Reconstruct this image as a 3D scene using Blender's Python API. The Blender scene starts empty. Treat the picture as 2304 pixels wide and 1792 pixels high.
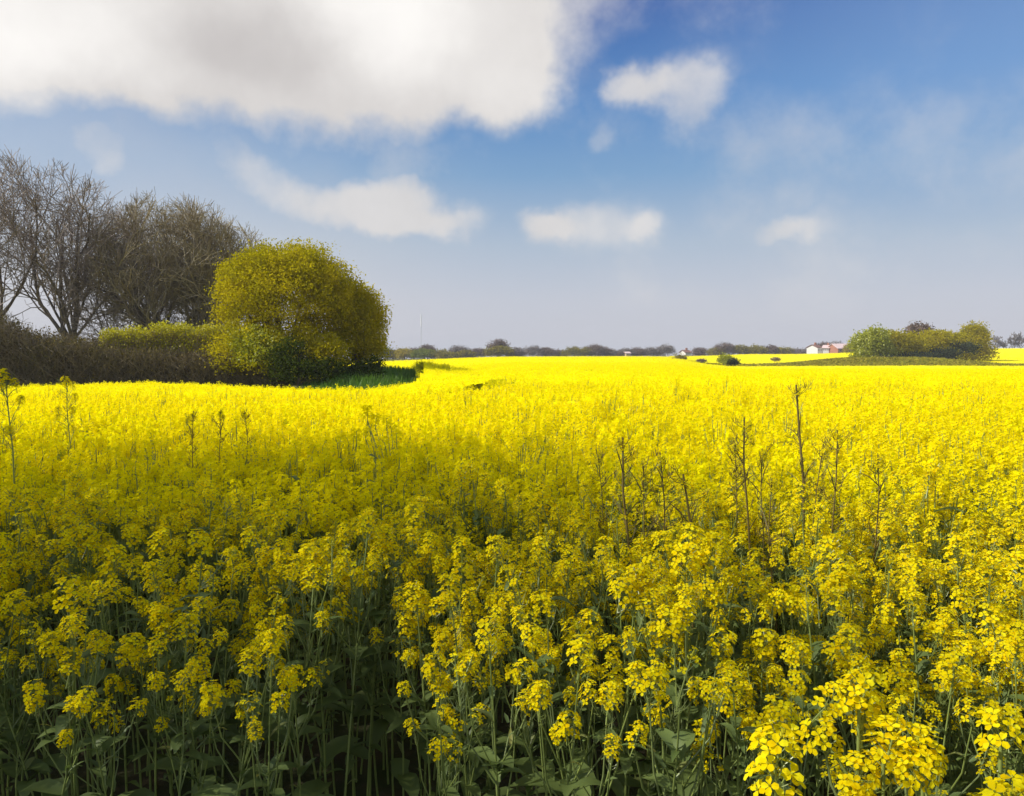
import bpy, math, random
import numpy as np
R = math.radians
C = bpy.context.scene.collection
sc = bpy.context.scene

# ------------------------------------------------------------------ camera
CAMZ = 2.05
FPX = 1700.0                 # focal length in pixels of a 2304 px wide picture
PITCH = math.atan((896-795)/FPX)
cam_d = bpy.data.cameras.new('camera')
cam_d.sensor_width = 36; cam_d.lens = FPX/2304*36
cam_d.clip_start = 0.05; cam_d.clip_end = 8000
cam = bpy.data.objects.new('camera', cam_d); C.objects.link(cam)
cam.location = (0, 0, CAMZ); cam.rotation_euler = (math.pi/2-PITCH, 0, 0)
sc.camera = cam

def ray(px, py):
    u = (px-1152)/FPX; w = (896-py)/FPX
    c, s = math.cos(PITCH), math.sin(PITCH)
    return np.array([u, c+w*s, -s+w*c])
def at(px, py, Y):
    d = ray(px, py); return np.array([0, 0, CAMZ])+d*(Y/d[1])
def height_at(py, Y): return at(1152, py, Y)[2]
def X_at(px, Y): return at(px, 795, Y)[0]

# ------------------------------------------------------------------ light
SUN_AZ = R(-99)              # from +Y towards +X
SUN_EL = R(40)
sc.view_settings.view_transform = 'Standard'; sc.view_settings.look = 'None'
sc.view_settings.exposure = 0.35; sc.view_settings.gamma = 1
sd = bpy.data.lights.new('sun', 'SUN'); sd.energy = 4.6; sd.angle = R(0.5); sd.color = (1, .95, .86)
so = bpy.data.objects.new('sun', sd); C.objects.link(so)
from mathutils import Vector
sdir = Vector((math.sin(SUN_AZ)*math.cos(SUN_EL), math.cos(SUN_AZ)*math.cos(SUN_EL), math.sin(SUN_EL)))
so.rotation_euler = sdir.to_track_quat('Z', 'Y').to_euler()

class NT:
    """small helper for building node trees"""
    def __init__(s, nt): s.nt = nt; nt.nodes.clear()
    def n(s, t, **k):
        o = s.nt.nodes.new(t)
        for a, v in k.items(): setattr(o, a, v)
        return o
    def put(s, sock, v):
        if isinstance(v, bpy.types.NodeSocket): s.nt.links.new(v, sock)
        elif v is not None: sock.default_value = v
    def m(s, op, a, b=None, c=None, clamp=False):
        o = s.n('ShaderNodeMath', operation=op, use_clamp=clamp)
        s.put(o.inputs[0], a); s.put(o.inputs[1], b); s.put(o.inputs[2], c)
        return o.outputs[0]
    def noise(s, vec, scale, detail=4, rough=.5, dist=0):
        o = s.n('ShaderNodeTexNoise'); s.put(o.inputs['Vector'], vec)
        o.inputs['Scale'].default_value = scale; o.inputs['Detail'].default_value = detail
        o.inputs['Roughness'].default_value = rough; o.inputs['Distortion'].default_value = dist
        return o
    def mix(s, f, a, b, blend='MIX'):
        o = s.n('ShaderNodeMix', data_type='RGBA', blend_type=blend, clamp_result=False)
        s.put(o.inputs['Factor'], f)
        s.put(o.inputs[6], a if isinstance(a, bpy.types.NodeSocket) else tuple(a)+(1,))
        s.put(o.inputs[7], b if isinstance(b, bpy.types.NodeSocket) else tuple(b)+(1,))
        return o.outputs[2]
    def rng(s, v, a, b, c=0, d=1, t='SMOOTHSTEP'):
        o = s.n('ShaderNodeMapRange', interpolation_type=t)
        s.put(o.inputs[0], v); o.inputs[1].default_value = a; o.inputs[2].default_value = b
        o.inputs[3].default_value = c; o.inputs[4].default_value = d
        return o.outputs[0]

# ------------------------------------------------------------------ sky
def srgb(r, g, b):
    f = lambda v: ((v/255+.055)/1.055)**2.4 if v > 10 else v/255/12.92
    return (f(r), f(g), f(b))
SKY_STRENGTH = 0.1
SKY_K = 2**-0.33
world = bpy.data.worlds.new('World'); sc.world = world; world.use_nodes = True
w = NT(world.node_tree)
out = w.n('ShaderNodeOutputWorld'); bg = w.n('ShaderNodeBackground'); bg.inputs[1].default_value = SKY_STRENGTH
w.nt.links.new(bg.outputs[0], out.inputs[0])
sky = w.n('ShaderNodeTexSky', sky_type='NISHITA', sun_disc=False)
sky.sun_elevation = SUN_EL; sky.sun_rotation = SUN_AZ
sky.altitude = 0; sky.air_density = 1.0; sky.dust_density = 1.6; sky.ozone_density = 2.5
geo = w.n('ShaderNodeNewGeometry')
neg = w.n('ShaderNodeVectorMath', operation='SCALE'); w.put(neg.inputs[0], geo.outputs['Incoming']); neg.inputs[3].default_value = -1
D = neg.outputs[0]
sp = w.n('ShaderNodeSeparateXYZ'); w.put(sp.inputs[0], D)
az = w.m('ARCTAN2', sp.outputs[0], sp.outputs[1])
el = w.m('ARCSINE', sp.outputs[2])
# the air's own colour by height over the horizon, slightly deeper away from the sun
ramp = w.n('ShaderNodeValToRGB'); cr = ramp.color_ramp
w.put(ramp.inputs[0], w.rng(el, 0, R(60), 0, 1, 'LINEAR'))
stops = [(0.0, (204, 204, 215)), (R(4)/R(60), (197, 201, 214)), (R(8)/R(60), (174, 190, 209)), (R(13)/R(60), (120, 162, 203)),
         (R(18)/R(60), (80, 136, 196)), (R(24)/R(60), (40, 92, 168)), (1.0, (34, 72, 140))]
while len(cr.elements) < len(stops): cr.elements.new(.5)
for e, (p, c) in zip(cr.elements, stops):
    e.position = p; e.color = srgb(*c)+(1,)
air = w.n('ShaderNodeVectorMath', operation='SCALE'); w.put(air.inputs[0], ramp.outputs[0]); air.inputs[3].default_value = SKY_K/SKY_STRENGTH
skyc = w.mix(.88, sky.outputs[0], air.outputs[0])
# paler towards the right and left
side = w.m('MULTIPLY', w.rng(az, R(3), R(36), 0, .42), w.rng(el, R(6), R(18)))
skyc = w.mix(side, skyc, tuple(v*SKY_K/SKY_STRENGTH for v in srgb(140, 176, 222)))
lside = w.m('MULTIPLY', w.rng(az, R(-8), R(-34), 0, .5), w.rng(el, R(4), R(14)))
skyc = w.mix(lside, skyc, tuple(v*SKY_K/SKY_STRENGTH for v in srgb(172, 190, 215)))
# clouds: soft lobes at compass bearings, broken up with fractal noise
nz1 = w.noise(D, 5.5, 7, .58); nz2 = w.noise(D, 16, 6, .6)
def bearing(px, py):
    d = ray(px, py); d = d/np.linalg.norm(d)
    return math.atan2(d[0], d[1]), math.asin(d[2])
wz = w.noise(D, 3.2, 3, .5); ws = w.n('ShaderNodeSeparateColor'); w.put(ws.inputs[0], wz.outputs['Color'])
wz2 = w.noise(D, 13, 4, .6); ws2 = w.n('ShaderNodeSeparateColor'); w.put(ws2.inputs[0], wz2.outputs['Color'])
azw = w.m('ADD', w.m('ADD', az, w.m('MULTIPLY', w.m('SUBTRACT', ws.outputs[0], .5), .07)), w.m('MULTIPLY', w.m('SUBTRACT', ws2.outputs[0], .5), .075))
elw = w.m('ADD', w.m('ADD', el, w.m('MULTIPLY', w.m('SUBTRACT', ws.outputs[1], .5), .04)), w.m('MULTIPLY', w.m('SUBTRACT', ws2.outputs[1], .5), .06))
def lobe(px, py, rx, ry, amp, rot=0):
    a, e = bearing(px, py)
    cw = w.n('ShaderNodeCombineXYZ')
    dx = w.m('SUBTRACT', azw, a); dy = w.m('SUBTRACT', elw, e)
    c, s_ = math.cos(R(rot)), math.sin(R(rot))
    x2 = w.m('MULTIPLY', w.m('ADD', w.m('MULTIPLY', dx, c), w.m('MULTIPLY', dy, s_)), FPX/rx)
    y2 = w.m('MULTIPLY', w.m('SUBTRACT', w.m('MULTIPLY', dy, c), w.m('MULTIPLY', dx, s_)), FPX/ry)
    q = w.m('ADD', w.m('MULTIPLY', x2, x2), w.m('MULTIPLY', y2, y2))
    return w.m('MULTIPLY', w.m('DIVIDE', 1.0, w.m('ADD', 1.0, w.m('MULTIPLY', q, q))), amp)
def total(ls):
    t = ls[0]
    for l in ls[1:]: t = w.m('ADD', t, l)
    return t
big = total([lobe(*a) for a in [
    (20, 75, 330, 110, 1.1, 8), (330, 95, 330, 105, 1.1, 0), (700, 95, 330, 115, 1.1, 0), (960, 125, 190, 120, 1.0, 20),
    (1145, 200, 110, 78, .85, 0), (400, -150, 900, 150, 1.3, 0), (1170, 95, 70, 60, .34, 40)]])
small = total([lobe(*a) for a in [
    (1425, 208, 58, 42, .95, 0), (1555, 215, 78, 50, .72, 15), (1350, 312, 42, 36, .5, 0), (1565, 290, 60, 30, .35, 0),
    (850, 468, 150, 50, .85, -6), (960, 495, 120, 28, .5, 0), (880, 428, 80, 42, .6, 0),
    (250, 350, 66, 48, .62, 0), (520, 350, 80, 60, .34, -50), (640, 425, 110, 45, .36, -25),
    (1240, 508, 48, 28, .75, 0), (1325, 505, 100, 46, .62, 0), (1460, 520, 46, 28, .66, 0),
    (1775, 520, 66, 26, .66, 0), (1860, 490, 75, 34, .28, 15), (1800, 385, 120, 34, .2, 0), (1680, 470, 60, 24, .2, 0),
    (2250, 560, 120, 30, .22, 0), (1240, 30, 70, 40, .18, 0)]])
n1 = w.m('SUBTRACT', nz1.outputs[0], .5); n2 = w.m('SUBTRACT', nz2.outputs[0], .5)
nn = w.m('ADD', w.m('MULTIPLY', n1, .9), w.m('MULTIPLY', n2, .28))
# elsewhere in the sky (outside the photograph) scattered fair-weather clouds
else_ = w.m('MULTIPLY', w.rng(w.m('ABSOLUTE', az), R(40), R(60)), w.rng(el, R(3), R(20), 0, .55))
dens_b = w.rng(w.m('ADD', big, w.m('MULTIPLY', nn, 1.45)), .24, 1.22)
dens_s = w.rng(w.m('ADD', w.m('ADD', small, w.m('MULTIPLY', else_, 1.0)), w.m('MULTIPLY', nn, 1.15)), .08, 1.12, 0, .9)
dens = w.m('MAXIMUM', dens_b, dens_s)
# thin veil across the left of the view
nzs = w.noise(D, 4.3, 6, .6)
streak = w.m('MULTIPLY', w.m('MULTIPLY', w.rng(nzs.outputs[0], .46, .72, 0, .38), w.rng(el, R(25), R(14))), w.rng(el, R(1), R(5)))
dens = w.m('MAXIMUM', dens, streak)
veil = w.m('MULTIPLY', w.rng(az, R(2), R(-22)), w.rng(w.m('ADD', el, w.m('MULTIPLY', n1, .25)), R(22), R(6), 0, .35))
dens = w.m('MAXIMUM', dens, veil)
white = total([lobe(*a) for a in [(40, 20, 230, 120, .42), (850, 35, 190, 120, .50), (30, 150, 120, 70, .15), (1150, 230, 120, 50, .12)]])
grey = total([lobe(*a) for a in [(610, 110, 190, 90, 1.0), (300, 260, 300, 50, .35), (950, 270, 250, 50, .3)]])
sh = w.m('ADD', w.m('SUBTRACT', w.m('ADD', .52, white), w.m('MULTIPLY', grey, .42)), w.m('MULTIPLY', nn, .55))
cc = w.mix(w.m('MINIMUM', w.m('MAXIMUM', sh, 0), 1), tuple(v*SKY_K/SKY_STRENGTH for v in srgb(186, 181, 180)),
           tuple(v*SKY_K/SKY_STRENGTH for v in srgb(255, 252, 248)))
fin = w.mix(dens, skyc, cc)
w.put(bg.inputs[0], fin)

# ------------------------------------------------------------------ materials
MATS = {}
def principled(name, col, rough=.7, vary=.12, scale=8, spec=.3, island=0):
    m = bpy.data.materials.new(name); m.use_nodes = True; t = NT(m.node_tree)
    o = t.n('ShaderNodeOutputMaterial'); p = t.n('ShaderNodeBsdfPrincipled'); t.nt.links.new(p.outputs[0], o.inputs[0])
    tc = t.n('ShaderNodeTexCoord'); nz = t.noise(tc.outputs['Object'], scale, 5, .6)
    f = t.rng(nz.outputs[0], .3, .7, -1, 1, 'LINEAR')
    lo = tuple(c*(1-vary) for c in col); hi = tuple(c*(1+vary) for c in col)
    t.put(p.inputs['Base Color'], t.mix(t.rng(nz.outputs[0], .3, .7), lo, hi))
    p.inputs['Roughness'].default_value = rough; p.inputs['Specular IOR Level'].default_value = spec
    MATS[name] = m; return m
def leafmat(name, cols, trans=.35, rough=.5, gloss=.06, clump=None, cscale=1.2):
    """thin leaf or petal: two-sided diffuse plus light shining through; colour varies per leaf and per clump"""
    m = bpy.data.materials.new(name); m.use_nodes = True; t = NT(m.node_tree)
    o = t.n('ShaderNodeOutputMaterial'); g = t.n('ShaderNodeNewGeometry')
    r = t.n('ShaderNodeValToRGB'); t.put(r.inputs[0], g.outputs['Random Per Island'])
    while len(r.color_ramp.elements) < len(cols): r.color_ramp.elements.new(.5)
    for i, (e, c) in enumerate(zip(r.color_ramp.elements, cols)):
        e.position = i/(len(cols)-1); e.color = tuple(c)+(1,)
    col = r.outputs[0]
    if clump:
        tc = t.n('ShaderNodeTexCoord'); nz = t.noise(tc.outputs['Object'], cscale, 3, .55)
        col = t.mix(t.rng(nz.outputs[0], .4, .62), col, clump)
    d = t.n('ShaderNodeBsdfDiffuse'); t.put(d.inputs[0], col)
    tr = t.n('ShaderNodeBsdfTranslucent'); t.put(tr.inputs[0], col)
    gl = t.n('ShaderNodeBsdfGlossy'); gl.inputs[0].default_value = (1, 1, 1, 1); gl.inputs['Roughness'].default_value = rough
    a = t.n('ShaderNodeMixShader'); a.inputs[0].default_value = trans
    t.nt.links.new(d.outputs[0], a.inputs[1]); t.nt.links.new(tr.outputs[0], a.inputs[2])
    if gloss:
        b = t.n('ShaderNodeMixShader'); b.inputs[0].default_value = gloss
        t.nt.links.new(a.outputs[0], b.inputs[1]); t.nt.links.new(gl.outputs[0], b.inputs[2]); a = b
    t.nt.links.new(a.outputs[0], o.inputs[0]); MATS[name] = m; return m

M_petal = leafmat('petal', [(.85, .64, .004), (.92, .78, .006), (.96, .88, .018), (.92, .76, .004), (.89, .62, .003), (.95, .84, .010)], .52, .5, .0)
M_petalmid = leafmat('petal_mid', [(.88, .74, .003), (.94, .84, .005), (.91, .79, .004)], .5, .5, .0)
M_petalfar = leafmat('petal_far', [(.88, .80, .003), (.93, .86, .004), (.90, .83, .003)], .5, .5, .0)
M_bud = leafmat('bud', [(.40, .42, .02), (.62, .56, .02), (.30, .36, .03)], .25, .5, .02)
M_budfar = leafmat('bud_far', [(.45, .50, .02), (.60, .58, .02)], .3, .5, 0)
M_stem = leafmat('rape_stem', [(.18, .23, .06), (.25, .31, .07), (.20, .25, .09)], .15, .4, .05)
M_leaf = leafmat('rape_leaf', [(.11, .16, .045), (.16, .22, .07), (.13, .19, .04), (.21, .26, .09), (.30, .29, .06)], .4, .5, .03)
M_dry = leafmat('dry_stem', [(.13, .10, .025), (.19, .145, .04), (.10, .075, .025)], .1, .5, .03)
M_bark = principled('bark', (.17, .14, .11), .85, .4, 6)
M_barkl = principled('bark_pale', (.20, .175, .15), .85, .35, 5)
M_twig = leafmat('twig', [(.27, .215, .175), (.34, .28, .23), (.22, .175, .14), (.40, .34, .29)], 0, .6, .04)
M_twigb = leafmat('twig_budding', [(.29, .23, .12), (.36, .30, .15), (.24, .19, .11), (.34, .28, .19)], 0, .6, .04)
M_bramble = leafmat('bramble', [(.20, .16, .10), (.28, .225, .13), (.14, .11, .075), (.25, .215, .08)], .1, .6, .04)
M_hedgeleaf = leafmat('hedge_leaf', [(.16, .13, .05), (.11, .105, .03), (.24, .19, .07), (.08, .065, .03)], .2, .6, .0, (.10, .075, .04), .55)
M_young = leafmat('young_leaf', [(.48, .45, .006), (.56, .52, .008), (.42, .41, .006), (.62, .56, .008)], .4, .5, .03)
M_tree = leafmat('maple_leaf', [(.40, .35, .005), (.52, .44, .005), (.60, .50, .006), (.46, .40, .004)], .55, .5, .0, (.34, .31, .004), .9)
M_tree2 = leafmat('thorn_leaf', [(.44, .39, .005), (.56, .48, .006), (.50, .42, .005)], .55, .5, .0, (.40, .35, .004), .9)
M_ever = leafmat('evergreen_leaf', [(.05, .07, .010), (.07, .095, .012), (.035, .05, .008)], .3, .6, 0)
M_green = leafmat('green_leaf', [(.30, .33, .005), (.38, .41, .006), (.44, .44, .006)], .5, .5, .04)
M_grass = leafmat('grass_blade', [(.08, .20, .012), (.12, .25, .015), (.16, .28, .02), (.10, .22, .012)], .45, .5, .04)
M_far = {
 'brown': leafmat('far_brown', [(.16, .115, .09), (.20, .15, .12), (.13, .095, .08)], .1, .6, 0),
 'grey': leafmat('far_grey', [(.20, .17, .155), (.25, .22, .20), (.17, .145, .135)], .1, .6, 0),
 'olive': leafmat('far_olive', [(.22, .19, .02), (.28, .24, .025), (.17, .15, .03)], .25, .6, 0),
 'green': leafmat('far_green', [(.16, .20, .012), (.21, .24, .015), (.12, .16, .015)], .3, .6, 0),
 'gold': leafmat('far_gold', [(.36, .29, .010), (.44, .35, .012), (.30, .25, .012)], .3, .6, 0),
 'dark': leafmat('far_dark', [(.03, .04, .02), (.045, .055, .025), (.035, .05, .03)], .15, .6, 0)}

# ------------------------------------------------------------------ mesh helpers
class MB:
    def __init__(s): s.v = []; s.f = []; s.mi = []; s.n = 0
    def add(s, v, f, mi=0):
        n = s.n; s.v.append(np.asarray(v, float).reshape(-1, 3)); s.n += len(s.v[-1])
        s.f.extend([tuple(int(i)+n for i in q) for q in f]); s.mi.extend([mi]*len(f))
    def tube(s, P, rad, k=4, mi=0, cap=False):
        P = np.asarray(P, float); n = len(P)
        rad = np.broadcast_to(np.asarray(rad, float), (n,))
        T = np.gradient(P, axis=0); T /= np.linalg.norm(T, axis=1)[:, None]+1e-9
        d = T.mean(0); ref = np.array([1., 0, 0]) if abs(d[0]) < .6*np.linalg.norm(d) else np.array([0, 0, 1.])
        U = np.cross(T, ref); U /= np.linalg.norm(U, axis=1)[:, None]+1e-9
        V = np.cross(T, U)
        a = np.arange(k)*2*math.pi/k
        ring = P[:, None]+rad[:, None, None]*(U[:, None]*np.cos(a)[None, :, None]+V[:, None]*np.sin(a)[None, :, None])
        f = [(i*k+j, i*k+(j+1) % k, (i+1)*k+(j+1) % k, (i+1)*k+j) for i in range(n-1) for j in range(k)]
        if cap: f.append(tuple((n-1)*k+j for j in range(k)))
        s.add(ring, f, mi)
    def quads(s, V, mi=0):
        """V: (n,4,3)"""
        n = len(V)
        if n == 0: return
        b = s.n; s.v.append(np.asarray(V, float).reshape(-1, 3)); s.n += 4*n
        idx = np.arange(4*n).reshape(n, 4)+b
        s.f.extend(map(tuple, idx.tolist())); s.mi.extend([mi]*n)
    def box(s, c, size, mi=0, rz=0):
        x, y, z = [v/2 for v in size]
        v = np.array([(a, b, d) for d in (-z, z) for a, b in ((-x, -y), (x, -y), (x, y), (-x, y))])
        cz, sz = math.cos(rz), math.sin(rz)
        v = np.stack([v[:, 0]*cz-v[:, 1]*sz, v[:, 0]*sz+v[:, 1]*cz, v[:, 2]], 1)+np.array(c)
        s.add(v, [(3, 2, 1, 0), (4, 5, 6, 7), (0, 1, 5, 4), (1, 2, 6, 5), (2, 3, 7, 6), (3, 0, 4, 7)], mi)
    def mesh(s, name, mats, smooth=False):
        me = bpy.data.meshes.new(name)
        v = np.concatenate(s.v) if s.v else np.zeros((0, 3))
        me.from_pydata(v.tolist(), [], s.f)
        for m in (mats if isinstance(mats, (list, tuple)) else [mats]): me.materials.append(m)
        me.polygons.foreach_set('material_index', s.mi)
        if smooth: me.polygons.foreach_set('use_smooth', [True]*len(me.polygons))
        me.update(); return me
def link(o, parent=None):
    C.objects.link(o)
    if parent: o.parent = parent
    return o
def ob(name, me, parent=None, loc=(0, 0, 0), rot=(0, 0, 0), label=None):
    o = bpy.data.objects.new(name, me); link(o, parent); o.location = loc; o.rotation_euler = rot
    if label: o['label'] = label
    return o
def tag(o, label, cat, group=None, kind=None):
    o['label'] = label
    if cat: o['category'] = cat
    if group: o['group'] = group
    if kind: o['kind'] = kind
    return o
def thing(name, label, cat, loc=(0, 0, 0), rz=0, group=None):
    o = bpy.data.objects.new(name, None); o.empty_display_size = .3; link(o); o.location = loc; o.rotation_euler = (0, 0, rz)
    return tag(o, label, cat, group)
def rdir(rs, n):
    v = rs.normal(size=(n, 3)); return v/np.linalg.norm(v, axis=1)[:, None]
def leaf_quads(rs, P, size, asp=.6, up=0.0):
    """a rhombic leaf at every point of P, turned at random; size scalar or array"""
    n = len(P); a = rdir(rs, n); a[:, 2] += up; a /= np.linalg.norm(a, axis=1)[:, None]
    b = np.cross(a, rdir(rs, n)); b /= np.linalg.norm(b, axis=1)[:, None]+1e-9
    s = (np.asarray(size)*rs.uniform(.7, 1.3, n))[:, None]
    return np.stack([P-a*s*.5, P+b*s*asp*.5, P+a*s*.5, P-b*s*asp*.5], 1)

# ------------------------------------------------------------------ terrain
def S(x, a, b):
    t = np.clip((np.asarray(x, float)-a)/(b-a), 0, 1); return t*t*(3-2*t)
def ground(x, y):
    x = np.asarray(x, float); y = np.asarray(y, float)
    ys = np.maximum(y, 3.0); a = x/ys
    z = -0.5*S(y, 6, 28)*(1-S(a, -.18, .02))
    z = z-1.2*S(y, 20, 100)*S(a, .18, .30)
    z = z+(1.65+1.95*S(a, .36, .60))*S(y, 125, 260)*S(a, .20, .32)
    z = z+1.15*np.exp(-(((x+7.2)/3.6)**2+((y-37.5)/5.0)**2)**1.5)      # grassy bank at the hedge's end
    z = z+1.3*np.exp(-(((x-64)/14)**2+((y-129)/9)**2)**1.5)            # knoll under the far clump
    r = np.sqrt(x*x+y*y)
    z = z-0.0075*np.maximum(0, r-330)
    z = z+.35*np.sin(x*.031+1)*np.sin(y*.027)*S(y, 60, 160)*(1-S(y, 240, 330))*.5
    return z
def gz(x, y): return float(ground(x, y))
CAN = 1.3                    # height of the crop's top
def in_poly(x, y, poly):
    x = np.asarray(x); y = np.asarray(y); ins = np.zeros(x.shape, bool); n = len(poly)
    for i in range(n):
        x1, y1 = poly[i]; x2, y2 = poly[(i+1) % n]
        if y1 == y2: continue
        c = ((y1 > y) != (y2 > y)) & (x < (x2-x1)*(y-y1)/(y2-y1)+x1)
        ins ^= c
    return ins
def pX(px, Y): return ((px-1152)/FPX*Y, Y)
FRONT = lambda x: 1.98-.22*np.clip(x, -2, 2.5)   # front edge of the crop
field_1 = [(-9, 2.6), (-6, 2.6), (-2, 2.35), (-1.2, 2.2), (0, 1.98), (1.5, 1.65), (4, 1.3), (25, 1.0), (140, 118),
           pX(1900, 117), pX(1620, 113), pX(1570, 118), pX(1530, 150), pX(1510, 205), pX(1300, 205), pX(1100, 190), pX(1000, 150), pX(868, 120), pX(700, 110), pX(500, 90),
           pX(600, 60), pX(780, 50), pX(868, 46), pX(895, 43), pX(925, 42), pX(948, 39), pX(952, 36), pX(935, 32), pX(900, 29.5), pX(840, 27), pX(740, 26), pX(550, 29), pX(350, 33), pX(150, 31), pX(0, 28), pX(-300, 28), (-26, 24)]
field_2 = [pX(1530, 158), pX(1575, 138), pX(1660, 134), pX(1900, 137), pX(2000, 170), pX(2160, 172), pX(2160, 131), pX(2600, 131), pX(2700, 275), pX(1900, 275), pX(1500, 240)]

def build_ground():
    th = np.linspace(0, 2*math.pi, 241)[:-1]
    fine = np.linspace(R(90-42), R(90+42), 200); th = np.sort(np.unique(np.round(np.concatenate([th, fine]), 5)))
    rr = np.concatenate([[.4], np.geomspace(1, 360, 130), np.geomspace(380, 6500, 30)])
    X = rr[:, None]*np.cos(th)[None]; Y = rr[:, None]*np.sin(th)[None]; Z = ground(X, Y)
    nt, nr = len(th), len(rr)
    mb = MB(); v = np.stack([X, Y, Z], 2).reshape(-1, 3)
    f = [(i*nt+j, i*nt+(j+1) % nt, (i+1)*nt+(j+1) % nt, (i+1)*nt+j) for i in range(nr-1) for j in range(nt)]
    mb.add(v, f); mb.add([[0, 0, gz(0, 0)]]+[v[j] for j in range(nt)], [(0, 1+(j+1) % nt, 1+j) for j in range(nt)])
    m = bpy.data.materials.new('soil_and_turf'); m.use_nodes = True; t = NT(m.node_tree)
    o = t.n('ShaderNodeOutputMaterial'); p = t.n('ShaderNodeBsdfPrincipled'); t.nt.links.new(p.outputs[0], o.inputs[0])
    tc = t.n('ShaderNodeTexCoord'); a = t.noise(tc.outputs['Object'], .05, 6, .6); b = t.noise(tc.outputs['Object'], 3, 8, .65)
    c1 = t.mix(t.rng(b.outputs[0], .35, .65), (.045, .06, .02), (.075, .06, .035))
    c2 = t.mix(t.rng(b.outputs[0], .35, .65), (.10, .13, .03), (.20, .17, .05))
    t.put(p.inputs['Base Color'], t.mix(t.rng(a.outputs[0], .42, .6), c2, (.12, .12, .04)))
    g2 = t.n('ShaderNodeSeparateXYZ'); t.put(g2.inputs[0], tc.outputs['Object'])
    t.put(p.inputs['Base Color'], t.mix(t.rng(g2.outputs[1], 16, 24), c1, c2))
    p.inputs['Roughness'].default_value = .95; p.inputs['Specular IOR Level'].default_value = .1
    bp = t.n('ShaderNodeBump'); bp.inputs['Strength'].default_value = .6; bp.inputs['Distance'].default_value = .08
    t.put(bp.inputs['Height'], b.outputs[0]); t.put(p.inputs['Normal'], bp.outputs[0])
    g = ob('ground', mb.mesh('ground', m, True)); tag(g, 'gently rolling farmland ground of soil and turf', None, kind='structure')
build_ground()

# ------------------------------------------------------------------ rapeseed parts
def petal_flower(mb, c, axis, rs, size=.012, detail=True, mi=1):
    axis = axis/np.linalg.norm(axis)
    u = np.cross(axis, rdir(rs, 1)[0]); u /= np.linalg.norm(u); v = np.cross(axis, u)
    a0 = rs.uniform(0, 6.28)
    for k in range(4):
        a = a0+k*math.pi/2+rs.normal()*.12
        d = u*math.cos(a)+v*math.sin(a); s_ = np.cross(axis, d)
        L = size*rs.uniform(.85, 1.15); W = L*.62; lift = rs.uniform(.0, .35)
        if detail:
            pts = [c, c+d*L*.55+s_*W*.62+axis*L*.22, c+d*L*1.0+s_*W*.45+axis*L*(.22-lift*.5), c+d*L*1.06+axis*L*(.18-lift*.5),
                   c+d*L*1.0-s_*W*.45+axis*L*(.22-lift*.5), c+d*L*.55-s_*W*.62+axis*L*.22, c+d*L*.6+axis*L*.1]
            mb.add(pts, [(0, 1, 6), (1, 2, 3, 6), (6, 3, 4, 5), (0, 6, 5)], mi)
        else:
            mb.add([c, c+d*L*.6+s_*W*.7+axis*L*.2, c+d*L*1.1+axis*L*(.15-lift*.5), c+d*L*.6-s_*W*.7+axis*L*.2], [(0, 1, 2, 3)], mi)
def blob(mb, c, r, ax, mi):
    ax = ax/np.linalg.norm(ax); u = np.cross(ax, [.3, .5, .8]); u /= np.linalg.norm(u); v = np.cross(ax, u)
    P = [c-ax*r*1.5, c+u*r, c+v*r, c-u*r, c-v*r, c+ax*r*1.6]
    mb.add(P, [(0, 2, 1), (0, 3, 2), (0, 4, 3), (0, 1, 4), (5, 1, 2), (5, 2, 3), (5, 3, 4), (5, 4, 1)], mi)
def raceme(rs, L=.10, nf=20, size=.0125, detail=True, buds=14, pods=7):
    mb = MB(); bend = rs.normal(size=2)*.012
    ax = lambda t: np.array([bend[0]*t*t, bend[1]*t*t, L*t])
    mb.tube([ax(-.5), ax(0), ax(.5), ax(1)], [.0022, .0022, .0018, .0012], 4, 0)
    for i in range(pods):
        t = rs.uniform(-.7, .1); a = rs.uniform(0, 6.28); c = ax(t); d = np.array([math.cos(a), math.sin(a), rs.uniform(.4, 1.1)])
        l = rs.uniform(.02, .045); mb.tube([c, c+d*l*.5, c+d*l*.8+np.array([0, 0, l*.4])], [.0009, .0011, .0004], 3, 0)
    for i in range(nf):
        t = (i+.5)/nf*.9; a = i*2.4+rs.normal()*.3; c = ax(t)
        d = np.array([math.cos(a), math.sin(a), .35+t*.9]); d /= np.linalg.norm(d)
        l = .020+.016*math.sin(min(1, max(0, t*.8+.15))*math.pi); e = c+d*l
        if detail: mb.tube([c, e], [.0008, .0008], 3, 0)
        nrm = d*.8+np.array([0, 0, .45])+rdir(rs, 1)[0]*.25
        petal_flower(mb, e, nrm, rs, size*rs.uniform(.85, 1.15), detail)
        if detail: blob(mb, e+nrm*.002, .0022, nrm, 2)
    for i in range(buds):
        a = rs.uniform(0, 6.28); q = rs.uniform(0, 1); c = ax(.85+.2*(1-q))+np.array([math.cos(a), math.sin(a), 0])*.010*q
        blob(mb, c, .0030, np.array([math.cos(a)*q*.5, math.sin(a)*q*.5, 1.]), 2)
    return mb
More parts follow.
